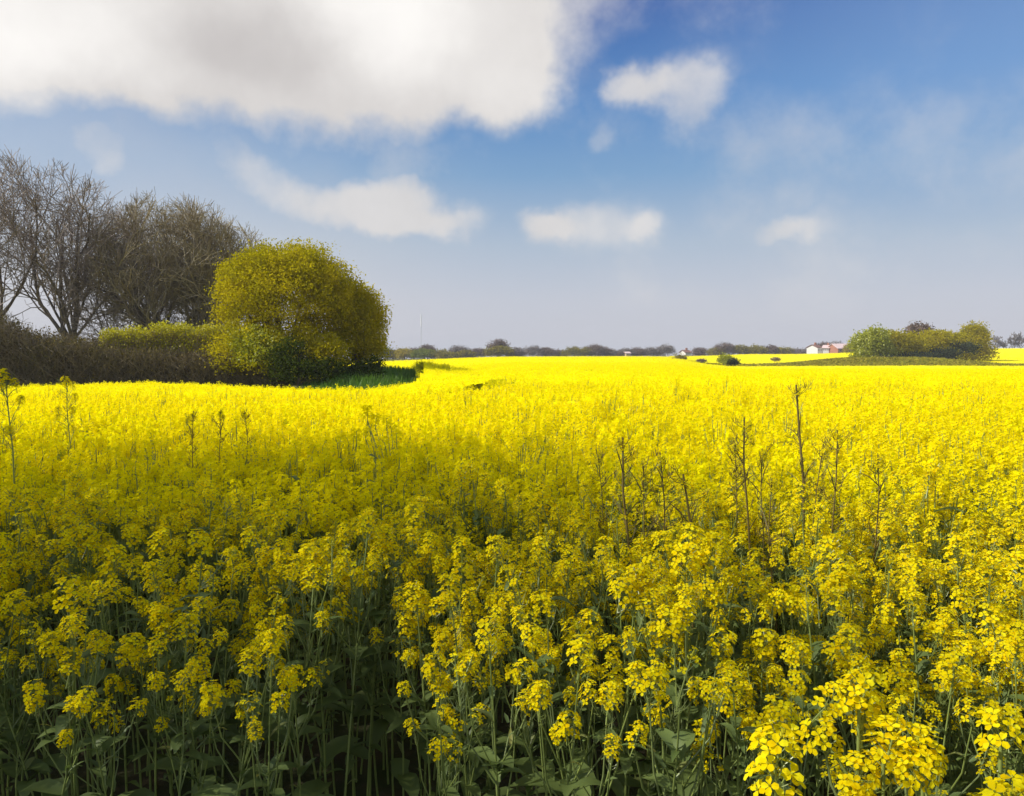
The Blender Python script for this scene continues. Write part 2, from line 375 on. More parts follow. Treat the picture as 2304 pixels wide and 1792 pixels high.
def rape_leaf_mb(mb, rs, base, d, L, W, mi=0, droop=.5, n=5):
    d = np.array(d, float); d /= np.linalg.norm(d); s_ = np.cross(d, [0, 0, 1.]); s_ /= np.linalg.norm(s_)+1e-9
    up = np.cross(s_, d); prof = [.55, .9, 1.0, .7, .05] if n == 5 else [.8, 1, .1]
    V = []; wav = rs.uniform(-.2, .2, n)
    for i in range(n):
        t = i/(n-1); c = base+d*L*(t-.15*droop*t*t)-np.array([0, 0, 1])*droop*L*t*t*.8
        w_ = W*prof[i]*.5
        V += [c+s_*w_*(1+wav[i])+up*w_*.35, c, c-s_*w_*(1-wav[i])+up*w_*.35]
    f = []
    for i in range(n-1):
        b = i*3; f += [(b, b+1, b+4, b+3), (b+1, b+2, b+5, b+4)]
    mb.add(V, f, mi)

RS = np.random.RandomState(7)
HEADS = [raceme(np.random.RandomState(i), L=.056+.010*(i % 4), nf=19+3*(i % 4), size=.0128, buds=22).mesh('flower_head', [M_stem, M_petal, M_bud]) for i in range(6)]
SPARSE = [raceme(np.random.RandomState(40+i), L=.10, nf=6+i*2, size=.0115, pods=16).mesh('flower_head', [M_stem, M_petal, M_bud]) for i in range(3)]
LEAVES = []
for i in range(5):
    rs = np.random.RandomState(60+i); mb = MB()
    rape_leaf_mb(mb, rs, np.zeros(3), (1, 0, rs.uniform(.3, 1.1)), rs.uniform(.13, .23), rs.uniform(.04, .075), 0, rs.uniform(.2, .8))
    LEAVES.append(mb.mesh('leaf', [M_leaf], True))

def stem_curve(rs, H, lean=.06, n=7):
    a = rs.uniform(0, 6.28); l = abs(rs.normal())*lean
    w_ = rs.normal(size=2)*.012
    t = np.linspace(0, 1, n)
    return np.stack([math.cos(a)*l*t**1.6+w_[0]*np.sin(t*5), math.sin(a)*l*t**1.6+w_[1]*np.sin(t*4), H*t], 1)
def plant_layout(rs, H=1.26, nb=5, nl=5, lean=.13):
    """returns stem mesh builder, head transforms, leaf transforms"""
    mb = MB(); P = stem_curve(rs, H-.05, lean); tt = np.linspace(0, 1, len(P))
    mb.tube(P, np.linspace(.0055, .0022, len(P)), 5, 0)
    pt = lambda t: np.array([np.interp(t, tt, P[:, k]) for k in range(3)])
    heads = [(P[-1], rs.normal(size=2)*.12, rs.uniform(.95, 1.2))]
    for i in range(nb):
        t = rs.uniform(.52, .82); a = i*2.4+rs.normal()*.4; b = pt(t)
        top = H*rs.uniform(.84, .98); out = rs.uniform(.05, .14)
        e = np.array([b[0]+math.cos(a)*out, b[1]+math.sin(a)*out, max(top-.05, b[2]+.08)])
        m1 = b*.5+e*.5+np.array([math.cos(a), math.sin(a), 0])*out*.25
        mb.tube([b, m1, e], [.0030, .0026, .0018], 4, 0)
        heads.append((e, rs.normal(size=2)*.25, rs.uniform(.6, 1.05)))
        q = b*.4+e*.6; rape_leaf_mb(mb, rs, q, (math.cos(a+.8), math.sin(a+.8), 1.0), rs.uniform(.04, .085), rs.uniform(.010, .02), 3, .3, 3)
    for i in range(7):                        # narrow upper stem leaves
        q = pt(rs.uniform(.35, .88)); a = rs.uniform(0, 6.28)
        rape_leaf_mb(mb, rs, q, (math.cos(a), math.sin(a), rs.uniform(.4, 1.4)), rs.uniform(.06, .13), rs.uniform(.014, .03), 3, rs.uniform(.1, .7), 5)
    lv = []
    for i in range(nl):
        t = rs.uniform(.34, .90); b = pt(t); lv.append((b, rs.uniform(0, 6.28), rs.uniform(.8, 1.3)*(1.5-t)))
    return mb, heads, lv, P

# ---- individual plants of the front rows
protos = []
for k in range(8):
    rs = np.random.RandomState(200+k)
    mb, heads, lv, P = plant_layout(rs, H=1.27, nb=[6, 5, 6, 7, 5, 6, 6, 5][k], nl=7)
    protos.append((mb.mesh('stem', [M_stem, M_petal, M_bud, M_leaf], True), heads, lv))
GROUP_P = 'rapeseed plants of the front rows'
LAB_P = 'yellow flowering rapeseed plant on a thin green stem in the close front rows'
def plant_from(proto, loc, rz, scale, label, group=None, name='rapeseed_plant', hs=1.0, sparse=False, nh=99):
    st, heads, lv = proto
    t = thing(name, label, 'plant', loc, rz, group); t.scale = (scale, scale, scale)
    ob('stem', st, t)
    for j, (p, tl, s_) in enumerate(heads[:nh]):
        pool = SPARSE if sparse or (j*5+int(abs(loc[1])*131)) % 6 == 0 else HEADS
        h = ob('flower_head', pool[(j*7+int(abs(loc[0])*97)) % len(pool)], t, tuple(p), (tl[0], tl[1], j*1.9)); h.scale = (s_*hs,)*3
    for j, (p, a, s_) in enumerate(lv):
        l = ob('leaf', LEAVES[(j*3+int(abs(loc[1])*89)) % 5], t, tuple(p), (0, 0, a)); l.scale = (s_,)*3
    return t

def jitter_grid(x0, x1, y0, y1, step, rs):
    X, Y = np.meshgrid(np.arange(x0, x1, step), np.arange(y0, y1, step))
    X = X.ravel(); Y = Y.ravel()
    return X+rs.uniform(-.48, .48, X.size)*step, Y+rs.uniform(-.48, .48, Y.size)*step
rs = np.random.RandomState(11)
def cluster(x, y):
    return .5+.28*np.sin(x*5.1+1.3*np.sin(y*3.3))+.22*np.sin(y*4.7+2+1.7*np.sin(x*2.9))
gx, gy = jitter_grid(-3.5, 3.9, 1.0, 4.2, .163, rs)
keep = in_poly(gx, gy, field_1) & (np.abs(gx) < gy*.68+.12+.12)
gx, gy = gx[keep], gy[keep]
o_ = np.argsort(gy+gx*.0); gx, gy = gx[o_], gy[o_]
NEAR = 285
gx, gy = gx[:NEAR+20], gy[:NEAR+20]
keep = cluster(gx, gy) > .10
gx, gy = gx[keep][:NEAR], gy[keep][:NEAR]
Y_SPLIT = float(gy.max())
for i in range(len(gx)):
    s_ = rs.normal(1, .07)-.05*(gx[i] < 0)*(gy[i] < 2.9)
    if gy[i] < FRONT(gx[i])+.25: s_ -= .05
    plant_from(protos[rs.randint(8)], (gx[i], gy[i], gz(gx[i], gy[i])), rs.uniform(0, 6.28), s_, LAB_P, GROUP_P)

# ---- singled-out plants
def tall(px_top, py_top, Y, lean_px, label, thick=1.0, mat=None, nb=3, dry=True, seed=0):
    """a plant that stands above the crop; its top seen at (px_top, py_top), leaning by lean_px over its top 45 cm"""
    rs = np.random.RandomState(900+seed)
    top = at(px_top, py_top, Y); k = lean_px/FPX*Y/.45
    z0 = gz(top[0], Y); H = top[2]-z0
    base = np.array([top[0]+k*H*.8, Y+.05, z0])
    t = thing('tall_rapeseed_plant', label, 'plant', tuple(base), 0, 'taller plants standing above the crop')
    n = 9; tt = np.linspace(0, 1, n); d = top-base
    P = np.stack([d[0]*tt**1.1+.016*np.sin(tt*11+seed)*tt, d[1]*tt+.008*np.cos(tt*7), d[2]*tt], 1)
    mb = MB(); m = M_dry if dry else M_stem
    mb.tube(P, np.linspace(.0062, .0026, n)*thick, 5, 0)
    pt = lambda u: np.array([np.interp(u, tt, P[:, j]) for j in range(3)])
    for i in range(16):                      # bare side twigs
        u = rs.uniform(.74, .99); c = pt(u); a = rs.uniform(0, 6.28); l = rs.uniform(.022, .06)*min(1.3, thick+.2)
        dd = np.array([math.cos(a), math.sin(a)*.6, rs.uniform(.1, .7)]); e = c+dd*l+np.array([0, 0, l*.25])
        mb.tube([c, c+dd*l*.5, e, e+np.array([dd[0]*.01, 0, .02])], [.0018, .0015, .0012, .0008], 3, 0)
        for q in range(4): mb.tube([e-dd*l*.1*q, e-dd*l*.1*q+rs.normal(size=3)*.012+np.array([0, 0, .02])], [.0012, .0007], 3, 0)
    for i in range(26):                      # seed pods and bare flower stalks
        u = rs.uniform(.66, .985); c = pt(u); a = rs.uniform(0, 6.28); l = rs.uniform(.02, .055)
        dd = np.array([math.cos(a), math.sin(a), rs.uniform(.2, 1.0)])
        mb.tube([c, c+dd*l*.6, c+dd*l*.8+np.array([0, 0, l*.35])], [.0010, .0013, .0006], 3, 0)
    heads = [(P[-1]-np.array([0, 0, .06]), .85)]
    for i in range(nb):
        u = rs.uniform(.70, .94); b = pt(u); a = i*2.2+seed; o2 = rs.uniform(.04, .09)
        e = b+np.array([math.cos(a)*o2, math.sin(a)*o2, rs.uniform(.05, .12)])
        mb.tube([b, (b+e)/2+np.array([0, 0, .01]), e], [.0025, .002, .0014], 4, 0); heads.append((e, .6))
    ob('stem', mb.mesh('stem', [m], True), t)
    for j, (p, s_) in enumerate(heads):
        h = ob('flower_head', (SPARSE if dry and j % 2 else HEADS)[(j+seed) % 3], t, tuple(p), (rs.normal()*.2, rs.normal()*.2, j)); h.scale = (s_*(.7 if dry else 1.2),)*3
    for j in range(4):
        l = ob('leaf', LEAVES[j], t, tuple(pt(rs.uniform(.25, .62))), (0, 0, rs.uniform(0, 6))); l.scale = (.9,)*3
TALL = [
 (1800, 866, 3.6, 12, 'tallest thick brown-stemmed plant rising highest above the crop, right of centre', 1.8, 6, True),
 (1680, 940, 3.4, 10, 'slim dark stem with flat sprigged top, second tallest, just left of the tallest plant', 1.4, 4, True),
 (1398, 985, 3.0, 30, 'dark leaning stem at the left end of the row of tall plants', 1.6, 4, True),
 (1440, 1052, 3.1, 28, 'short thin leaning stem close beside the leftmost dark leaning one', .8, 2, True),
 (1480, 1018, 3.1, 28, 'leaning thin stem with a drooping side sprig between two dark leaning stems', .95, 4, True),
 (1541, 1068, 2.8, 26, 'reddish brown leaning stem with a small bud knot at its tip', 1.55, 3, True),
 (1662, 992, 3.3, -4, 'very thin upright stem just left of the slim one with the flat sprigged top', .6, 1, True),
 (1722, 1010, 3.4, 0, 'thin upright stem between the slim sprigged one and the tallest plant', .75, 2, True),
 (1737, 1078, 2.9, 14, 'low thin leaning stem in front of the tallest plant, on its left side', .75, 1, True),
 (1847, 1000, 3.4, -6, 'thin sprigged stem right beside the tallest plant', .8, 3, True),
 (1879, 968, 3.2, 8, 'upright stem with one round dark bud head, right of the tallest plant', 1.0, 2, True),
 (1977, 1024, 3.2, 0, 'straight dark stem with spread twigs at its tip, rightmost of the tall plants', .9, 3, True),
 (1352, 912+110, 3.6, 4, 'small sprig standing just left of the dark leaning stems', .6, 1, True),
 (15, 838, 4.6, 0, 'bushy yellow flowering plant reaching up at the left edge of the picture', 1.2, 6, False),
 (150, 855, 6.0, 0, 'rounded flowering plant standing against the dark hedge on the left', 1.1, 6, False),
 (430, 925, 5.0, 2, 'thin budding stem above the left part of the crop', .8, 2, True),
 (490, 922, 5.4, 0, 'forked thin budding stem in the left part of the crop, beside a similar one', .8, 2, True),
 (548, 925, 5.6, 4, 'rightmost thin budding stem of the left part of the crop', .8, 2, True),
]
for i, a in enumerate(TALL):
    tall(a[0], a[1], a[2], a[3], a[4], a[5], None, a[6], a[7], i)
# long bare stems crossing the crop on the right
# bright close flower heads in the lower right corner
def close_plant(px, py, Y, n, label, seed, hs=1.0):
    rs = np.random.RandomState(seed); top = at(px, py, Y); z0 = gz(top[0], Y); H = top[2]-z0
    t = thing('rapeseed_plant', label, 'plant', (top[0], Y, z0), 0, 'close bright plants in the lower right corner')
    mb = MB(); mb.tube([[0, 0, 0], [.01, 0, H*.5], [0, 0, H-.05]], [.006, .005, .003], 6, 0)
    hd = [(np.array([0, 0, H-.07]), 1.0)]
    for i in range(n):
        a = rs.uniform(0, 6.28); o2 = rs.uniform(.025, .075); z = H-rs.uniform(.08, .26); e = np.array([math.cos(a)*o2, math.sin(a)*o2, z])
        mb.tube([[0, 0, z-.12], [e[0]*.8, e[1]*.8, z-.05], e], [.003, .0025, .002], 5, 0); hd.append((e, rs.uniform(.75, 1)))
    ob('stem', mb.mesh('stem', [M_stem], True), t)
    for j, (p, s_) in enumerate(hd):
        h = ob('flower_head', HEADS[(j+seed) % 6], t, tuple(p), (rs.normal()*.25, rs.normal()*.25, j*2)); h.scale = (s_*hs,)*3
    for j in range(4):
        l = ob('leaf', LEAVES[j], t, (0, 0, H*rs.uniform(.45, .8)), (0, 0, rs.uniform(0, 6))); l.scale = (1,)*3
close_plant(1935, 1520, 1.25, 3, 'rapeseed plant with a large domed head, uppermost of the close bright ones', 1)
close_plant(1990, 1640, 1.2, 4, 'close bright rapeseed plant with many dense heads, below the large domed one', 2)
close_plant(2080, 1655, 1.15, 3, 'close bright rapeseed plant with open round flowers, right of the dense-headed one', 5)
close_plant(1750, 1690, 1.0, 2, 'close bright rapeseed plant with one oval head, leftmost of the close ones', 3)
close_plant(2255, 1600, 1.2, 4, 'close bright rapeseed plant at the right edge above the bottom corner', 4)
close_plant(2275, 1755, 1.0, 2, 'close bright rapeseed head in the bottom right corner', 6)

# ------------------------------------------------------------------ the rest of the crop (stuff, instanced points)
LIB = bpy.data.collections.new('crop_library_mid'); LIB2 = bpy.data.collections.new('crop_library_far')
for k in range(8):
    rs = np.random.RandomState(300+k); mb, heads, lv, P = plant_layout(rs, H=1.28, nb=6+k % 3, nl=8)
    mb2 = MB(); mb2.tube(P[[0, 3, 6]], [.0055, .0045, .0022], 3, 0)
    for (p, tl, s_) in heads:
        r2 = raceme(rs, L=.062*s_, nf=int(18*s_), size=.0135, detail=False, buds=4, pods=2)
        b = np.array([p[0]*.3, p[1]*.3, p[2]*.7]); mb2.tube([b, p], [.003, .002], 3, 0)
        v = np.concatenate(r2.v)+p; mb2.v.append(v); n0 = mb2.n; mb2.n += len(v)
        mb2.f.extend([tuple(i+n0 for i in q) for q in r2.f]); mb2.mi.extend(r2.mi)
    for (p, a, s_) in lv:
        rape_leaf_mb(mb2, rs, p, (math.cos(a), math.sin(a), .8), .14*s_, .05*s_, 3, .5, 3)
    o = bpy.data.objects.new('crop_plant_%d' % k, mb2.mesh('crop_plant', [M_stem, M_petalmid, M_bud, M_leaf])); LIB.objects.link(o)
for k in range(6):                            # tops of about half a square metre of crop
    rs = np.random.RandomState(400+k); mb = MB()
    for i in range(30):
        c = np.array([rs.uniform(-.42, .42), rs.uniform(-.42, .42), rs.normal(CAN-.07, .035)])
        P = c+rs.normal(size=(12, 3))*np.array([.022, .022, .035]); mb.quads(leaf_quads(rs, P, .034, .8), 1)
        P = c+rs.normal(size=(2, 3))*np.array([.02, .02, .02])+np.array([0, 0, -.1]); mb.quads(leaf_quads(rs, P, .09, .3, 1.5), 0)
        mb.quads(np.array([[c+[0, 0, -.5], c+[.006, 0, -.5], c+[.006, 0, 0], c]]), 0)
    o = bpy.data.objects.new('crop_patch_%d' % k, mb.mesh('crop_patch', [M_budfar, M_petalfar])); LIB2.objects.link(o)

def scatter(name, P, rz, scl, idx, lib, label, cat='crop', group=None):
    me = bpy.data.meshes.new(name); me.from_pydata(np.asarray(P).tolist(), [], [])
    for an, ty, arr in (('rz', 'FLOAT', rz), ('scl', 'FLOAT', scl)):
        a = me.attributes.new(an, ty, 'POINT'); a.data.foreach_set('value', np.asarray(arr, np.float32))
    a = me.attributes.new('idx', 'INT', 'POINT'); a.data.foreach_set('value', np.asarray(idx, np.int32))
    o = ob(name, me); tag(o, label, cat, group, 'stuff')
    ng = bpy.data.node_groups.new(name, 'GeometryNodeTree')
    ng.interface.new_socket('Geometry', in_out='INPUT', socket_type='NodeSocketGeometry')
    ng.interface.new_socket('Geometry', in_out='OUTPUT', socket_type='NodeSocketGeometry')
    N = ng.nodes; L = ng.links
    gi = N.new('NodeGroupInput'); go = N.new('NodeGroupOutput'); ip = N.new('GeometryNodeInstanceOnPoints')
    ci = N.new('GeometryNodeCollectionInfo'); ci.inputs['Collection'].default_value = lib
    ci.inputs['Separate Children'].default_value = True; ci.inputs['Reset Children'].default_value = True
    def attr(n, dt):
        a = N.new('GeometryNodeInputNamedAttribute'); a.data_type = dt; a.inputs['Name'].default_value = n; return a.outputs[0]
    cx = N.new('ShaderNodeCombineXYZ'); L.new(attr('rz', 'FLOAT'), cx.inputs[2])
    L.new(gi.outputs[0], ip.inputs['Points']); L.new(ci.outputs[0], ip.inputs['Instance'])
    ip.inputs['Pick Instance'].default_value = True; L.new(attr('idx', 'INT'), ip.inputs['Instance Index'])
    L.new(cx.outputs[0], ip.inputs['Rotation']); L.new(attr('scl', 'FLOAT'), ip.inputs['Scale'])
    L.new(ip.outputs[0], go.inputs[0])
    md = o.modifiers.new('scatter', 'NODES'); md.node_group = ng
    return o
def gap(x, y):
    """tramlines and thin spots of the crop"""
    g = np.zeros(np.shape(x), bool)
    for (p1, Y1), (p2, Y2), wd in (((1040, 17.0), (1120, 23), .42), ((1010, 16.3), (1060, 17.4), .4), ((1090, 18.5), (1125, 20.3), .4)):
        a = np.array(pX(p1, Y1)); b = np.array(pX(p2, Y2)); d = b-a
        t = np.clip(((x-a[0])*d[0]+(y-a[1])*d[1])/(d@d), 0, 1)
        g |= np.hypot(x-a[0]-d[0]*t, y-a[1]-d[1]*t) < wd*(1+.4*np.sin(x*9))
    return g
rs = np.random.RandomState(21)
# rows 4 m to 16 m, plus the strips just outside the frame so that a side step still sees crop
gx, gy = jitter_grid(-14, 14, .8, 17, .168, rs)
keep = in_poly(gx, gy, field_1) & (np.abs(gx) < gy*.68+2.0) & ~((gy < Y_SPLIT) & (np.abs(gx) < gy*.68+.24))
keep &= cluster(gx, gy)+rs.uniform(-.1, .1, gx.size) > .07
keep &= ~gap(gx, gy)
gx, gy = gx[keep], gy[keep]
scl = rs.normal(1, .042, gx.size)+.02*np.sin(gx*1.3)*np.sin(gy*.9)
tallp = rs.uniform(size=gx.size) < .012; scl[tallp] += .16
scatter('rapeseed_crop', np.stack([gx, gy, ground(gx, gy)], 1), rs.uniform(0, 6.28, gx.size), scl, rs.randint(0, 8, gx.size), LIB,
        'mass of yellow flowering rapeseed behind the front rows of plants', 'crop')
n1_ = gx.size
# 16 m to 60 m
gx, gy = jitter_grid(-48, 60, 5, 60, .6, rs)
keep = in_poly(gx, gy, field_1) & (rs.uniform(size=gx.size) < S(gy, 3.5, 11)) & (np.abs(gx) < gy*.70+3) & ~gap(gx, gy)
gx, gy = gx[keep], gy[keep]; scl = rs.normal(1, .035, gx.size)
P1 = np.stack([gx, gy, ground(gx, gy)], 1); s1 = scl
gx, gy = jitter_grid(-110, 110, 60, 290, 2.1, rs)
keep = (in_poly(gx, gy, field_1) | in_poly(gx, gy, field_2)) & (np.abs(gx) < gy*.72+4)
gx, gy = gx[keep], gy[keep]; s2 = rs.normal(2.2, .1, gx.size)
P2 = np.stack([gx, gy, ground(gx, gy)+CAN-CAN*s2*1.0-.0], 1)
PP = np.concatenate([P1, P2]); ss = np.concatenate([s1, s2])
scatter('far_rapeseed_crop', PP, rs.uniform(0, 6.28, len(PP)), ss, rs.randint(0, 6, len(PP)), LIB2,
        'distant smooth yellow expanse of flowering rapeseed reaching the tree line', 'crop')
print('plants', n1_, 'patches', len(PP))

def canopy_sheet():
    """the closed surface the flowering tops make from a distance"""
    ya = np.geomspace(5.5, 285, 380); aa = np.linspace(-1.0, 1.0, 420)
    X = aa[None]*ya[:, None]; Y = np.repeat(ya[:, None], len(aa), 1)
    rs = np.random.RandomState(5)
    Z = ground(X, Y)+CAN-.05-.16*(1-S(Y, 5.5, 13))+rs.normal(size=X.shape)*.02
    ins = (in_poly(X, Y, field_1) | in_poly(X, Y, field_2)) & ~(gap(X, Y))
    nA = len(aa); q = ins[:-1, :-1] & ins[1:, :-1] & ins[:-1, 1:] & ins[1:, 1:]
    I, J = np.nonzero(q); f = np.stack([I*nA+J, I*nA+J+1, (I+1)*nA+J+1, (I+1)*nA+J], 1)
    used = np.unique(f); mp = -np.ones(X.size, int); mp[used] = np.arange(len(used))
    V = np.stack([X.ravel(), Y.ravel(), Z.ravel()], 1)[used]
    mb = MB(); mb.add(V, mp[f])
    m = bpy.data.materials.new('flowering_canopy'); m.use_nodes = True; t = NT(m.node_tree)
    o = t.n('ShaderNodeOutputMaterial'); p = t.n('ShaderNodeBsdfDiffuse'); t.nt.links.new(p.outputs[0], o.inputs[0])
    tc = t.n('ShaderNodeTexCoord'); a = t.noise(tc.outputs['Object'], .06, 5, .6); b = t.noise(tc.outputs['Object'], 5, 6, .7)
    c = t.mix(t.rng(a.outputs[0], .35, .65), (.88, .76, .003), (.94, .84, .003))
    c = t.mix(t.rng(b.outputs[0], .55, .78, 0, .35), c, (.60, .56, .01))
    t.put(p.inputs[0], c)
    bp = t.n('ShaderNodeBump'); bp.inputs['Strength'].default_value = .7; bp.inputs['Distance'].default_value = .12
    t.put(bp.inputs['Height'], b.outputs[0]); t.put(p.inputs['Normal'], bp.outputs[0])
    o = ob('crop_canopy', mb.mesh('crop_canopy', m, True)); tag(o, 'unbroken yellow flowering top of the distant crop', 'crop', None, 'stuff')
canopy_sheet()

# ------------------------------------------------------------------ trees
def bare_tree(name, label, loc, H, spread, seed, limbs=6, trunk_r=.2, trunk_h=.18, lean=(0, 0), dens=1.0, twig=None, bark=None, group=None, low=.25, env_p=1.0, tr_min=.0115):
    """leafless tree: trunk mesh with its limbs, crown mesh of finer branches and twigs"""
    rs = np.random.RandomState(seed); tb = MB(); cb = MB(); twig = twig or M_twig; bark = bark or M_bark
    top = np.array([lean[0]*H, lean[1]*H, H])
    cen = np.array([lean[0]*H*.6, lean[1]*H*.6, H*(.5+low*.5)]); rad = np.array([spread, spread*.9, H*(.5-low*.5)])
    def inside(p): return (((p-cen)/rad)**2).sum() < 1.0+.1*math.sin(p[0]*3+seed)
    def grow(p, d, L, r, lev):
        n = 5 if lev < 3 else 3; P = [p]; q = p.copy(); dd = d/np.linalg.norm(d)
        wob = [.10, .20, .24, .30, .32][min(lev, 4)]
        for i in range(n):
            dd = dd+rs.normal(size=3)*wob+np.array([0, 0, [.05, .09, .06, .05, .05][min(lev, 4)]]); dd /= np.linalg.norm(dd)
            q = q+dd*L/n; P.append(q)
            if lev > 0 and not inside(q): break
        P = np.array(P); m = len(P); rr = np.linspace(r, r*.45, m)
        (tb if lev <= 1 else cb).tube(P, np.maximum(rr, tr_min), [7, 6, 4, 3, 3][min(lev, 4)], 0)
        if lev >= 4: return
        nc = int(round([limbs, 8, 8, 6][lev]*(dens if lev > 0 else 1)*rs.uniform(.85, 1.2)))
        for i in range(nc):
            if lev == 0: t = rs.uniform(.55, 1.0)
            else: t = rs.uniform(.2, 1.0)
            x = t*(m-1); k = min(int(x), m-2); b = P[k]+(P[k+1]-P[k])*(x-k)
            if lev > 0 and not inside(b): continue
            ax = P[k+1]-P[k]; ax /= np.linalg.norm(ax)
            sd = np.cross(ax, rdir(rs, 1)[0]); sd /= np.linalg.norm(sd)
            if lev == 0:
                a = i*2.4+rs.normal()*.3; ang = rs.uniform(.25, 1.0); nd = np.array([math.cos(a)*ang, math.sin(a)*ang, 1.0])
                LL = H*(1-trunk_h)*rs.uniform(.6, .8)
            else:
                an = rs.uniform(.45, .95); nd = ax*math.cos(an)+sd*math.sin(an)+np.array([0, 0, .12]); LL = L*rs.uniform(.42, .66)
            grow(b, nd, LL, max(r*(.62 if lev else .5)*(1-.45*t), .006), lev+1)
    tp = np.array([0., 0, -.3])
    grow(tp, np.array([lean[0], lean[1], 1.]), H*trunk_h*1.5+.3, trunk_r, 0)
    t = thing(name, label, 'tree', loc, 0, group)
    ob('trunk', tb.mesh('trunk', bark, True), t); ob('crown', cb.mesh('crown', twig), t)
    return t

def leaf_crown(rs, lobes, nclump, per, leaf, spread=.35, surf=.55, flat=0.0):
    """leaf clumps through the volume of ellipsoid lobes, most of them near the surface"""
    P = []; vols = np.array([l[3]*l[4]*l[5] for l in lobes])**.75; vols /= vols.sum()
    for l, f in zip(lobes, vols):
        n = max(3, int(nclump*f)); d = rdir(rs, n); d[:, 2] = np.where(d[:, 2] < -.55, -d[:, 2]*.5, d[:, 2])
        r = np.where(rs.uniform(size=n) < surf, rs.uniform(.82, 1.04, n), rs.uniform(.2, .85, n)**.7)
        c = np.array(l[:3])+d*r[:, None]*np.array(l[3:6])
        sz = rs.uniform(.6, 1.35, n)
        P.append((np.repeat(c, per, 0)+np.clip(rs.normal(size=(n*per, 3)), -1.7, 1.7)*spread*np.repeat(sz, per)[:, None]*np.array([1, 1, .8])))
    return np.concatenate(P)
def leafy_tree(name, label, loc, lobes, nclump, per, leaf, mat, seed, trunk_r=.18, spread=.35, cat='tree', group=None, trunk_h=None, surf=.55, bark=None, limbs=9, up=.2):
    rs = np.random.RandomState(seed); t = thing(name, label, cat, loc, 0, group)
    P = leaf_crown(rs, lobes, nclump, per, leaf, spread, surf); P = P[P[:, 2] > .02]
    mb = MB(); mb.quads(leaf_quads(rs, P, leaf, .65, up), 0)
    ob('crown', mb.mesh('crown', mat), t)
    tb = MB(); zc = np.mean([l[2] for l in lobes]); th = trunk_h or zc*.35
    tb.tube([[0, 0, -.3], [.03, 0, th*.5], [0, .03, th]], [trunk_r*1.2, trunk_r, trunk_r*.85], 7)
    for i in range(limbs):
        l = lobes[i % len(lobes)]; d = rdir(rs, 1)[0]; d[2] = abs(d[2]); e = np.array(l[:3])+d*np.array(l[3:6])*.75
        b = np.array([0, 0, th*rs.uniform(.7, 1)]); m1 = b*.55+e*.45+np.array([0, 0, .15])
        tb.tube([b, m1, e], [trunk_r*.5, trunk_r*.3, trunk_r*.08], 5)
    ob('trunk', tb.mesh('trunk', bark or M_bark, True), t)
    return t

GB = 'bare trees above the hedge on the left'
def bt(px, Y, topy, label, spread, seed, **k):
    x = X_at(px, Y); z = gz(x, Y); H = height_at(topy, Y)-z
    return bare_tree('bare_tree', label, (x, Y, z), H, spread, seed, group=GB, **k)
bt(2, 44, 355, 'tall bare tree cut by the left edge, with a lilac-brown haze of twigs', 3.6, 41, limbs=8, trunk_r=.30, trunk_h=.2, dens=1.0, lean=(.03, 0), low=.3)
bt(142, 45, 383, 'tall wide bare tree with several thick upright stems, left of the leaning grey trunk', 4.1, 32, limbs=7, trunk_r=.38, trunk_h=.17, dens=1.0, low=.24)
bt(172, 47, 450, 'bare tree with a pale leaning trunk right against the tallest multi-stemmed one', 2.6, 33, limbs=5, trunk_r=.24, trunk_h=.3, lean=(.10, 0), bark=M_barkl, dens=.9, low=.3)
bt(285, 46, 470, 'low spreading bare tree with arching thin stems between the tall and the dense ones', 3.0, 134, limbs=8, trunk_r=.14, trunk_h=.08, dens=.9, low=.1)
bt(375, 47, 445, 'broad dense bare tree with a domed brown crown in the middle of the row', 4.3, 135, limbs=8, trunk_r=.34, trunk_h=.16, dens=1.15, low=.2, twig=M_twigb)
bt(440, 49, 462, 'dense brown bare tree just left of the yellow-green tree', 3.9, 36, limbs=8, trunk_r=.28, trunk_h=.14, dens=1.15, low=.18, twig=M_twigb)
bt(545, 50, 520, 'bare tree whose twigs show above the yellow-green tree', 3.2, 37, limbs=9, trunk_r=.18, trunk_h=.15, dens=1.15, low=.3)
bt(490, 48.5, 478, 'bare tree filling the gap against the left flank of the yellow-green tree', 3.6, 39, limbs=8, trunk_r=.2, trunk_h=.14, dens=1.1, low=.2, twig=M_twigb)
bt(330, 52, 458, 'slender bare tree standing behind the low spreading one', 3.0, 138, limbs=6, trunk_r=.16, trunk_h=.2, dens=1.0, low=.3)

# big yellow-green tree, lobes given as picture positions at distance Y
def L_(px, py, rx, ry, Y, x0, z0, depth=1.0, dy=0):
    s_ = Y/FPX; p = at(px, py, Y); return (p[0]-x0, dy, p[2]-z0, rx*s_, rx*s_*depth, ry*s_)
Yt = 37.0; x0 = X_at(640, Yt); z0 = gz(x0, Yt)
leafy_tree('field_maple', 'large round yellow-green tree in fresh leaf at the right end of the hedge', (x0, Yt, z0),
    [L_(650, 660, 140, 105, Yt, x0, z0), L_(565, 670, 75, 95, Yt, x0, z0), L_(725, 700, 62, 110, Yt, x0, z0), L_(640, 790, 150, 80, Yt, x0, z0), L_(560, 640, 60, 60, Yt, x0, z0), L_(620, 610, 90, 55, Yt, x0, z0), L_(700, 615, 62, 52, Yt, x0, z0), L_(520, 655, 26, 30, Yt, x0, z0), L_(590, 580, 28, 22, Yt, x0, z0), L_(680, 572, 26, 18, Yt, x0, z0), L_(760, 640, 26, 30, Yt, x0, z0), L_(505, 715, 22, 28, Yt, x0, z0)],
    1150, 90, .105, M_tree, 51, .25, .30, surf=.62)
Yt = 38.5; x0 = X_at(805, Yt); z0 = gz(x0, Yt)
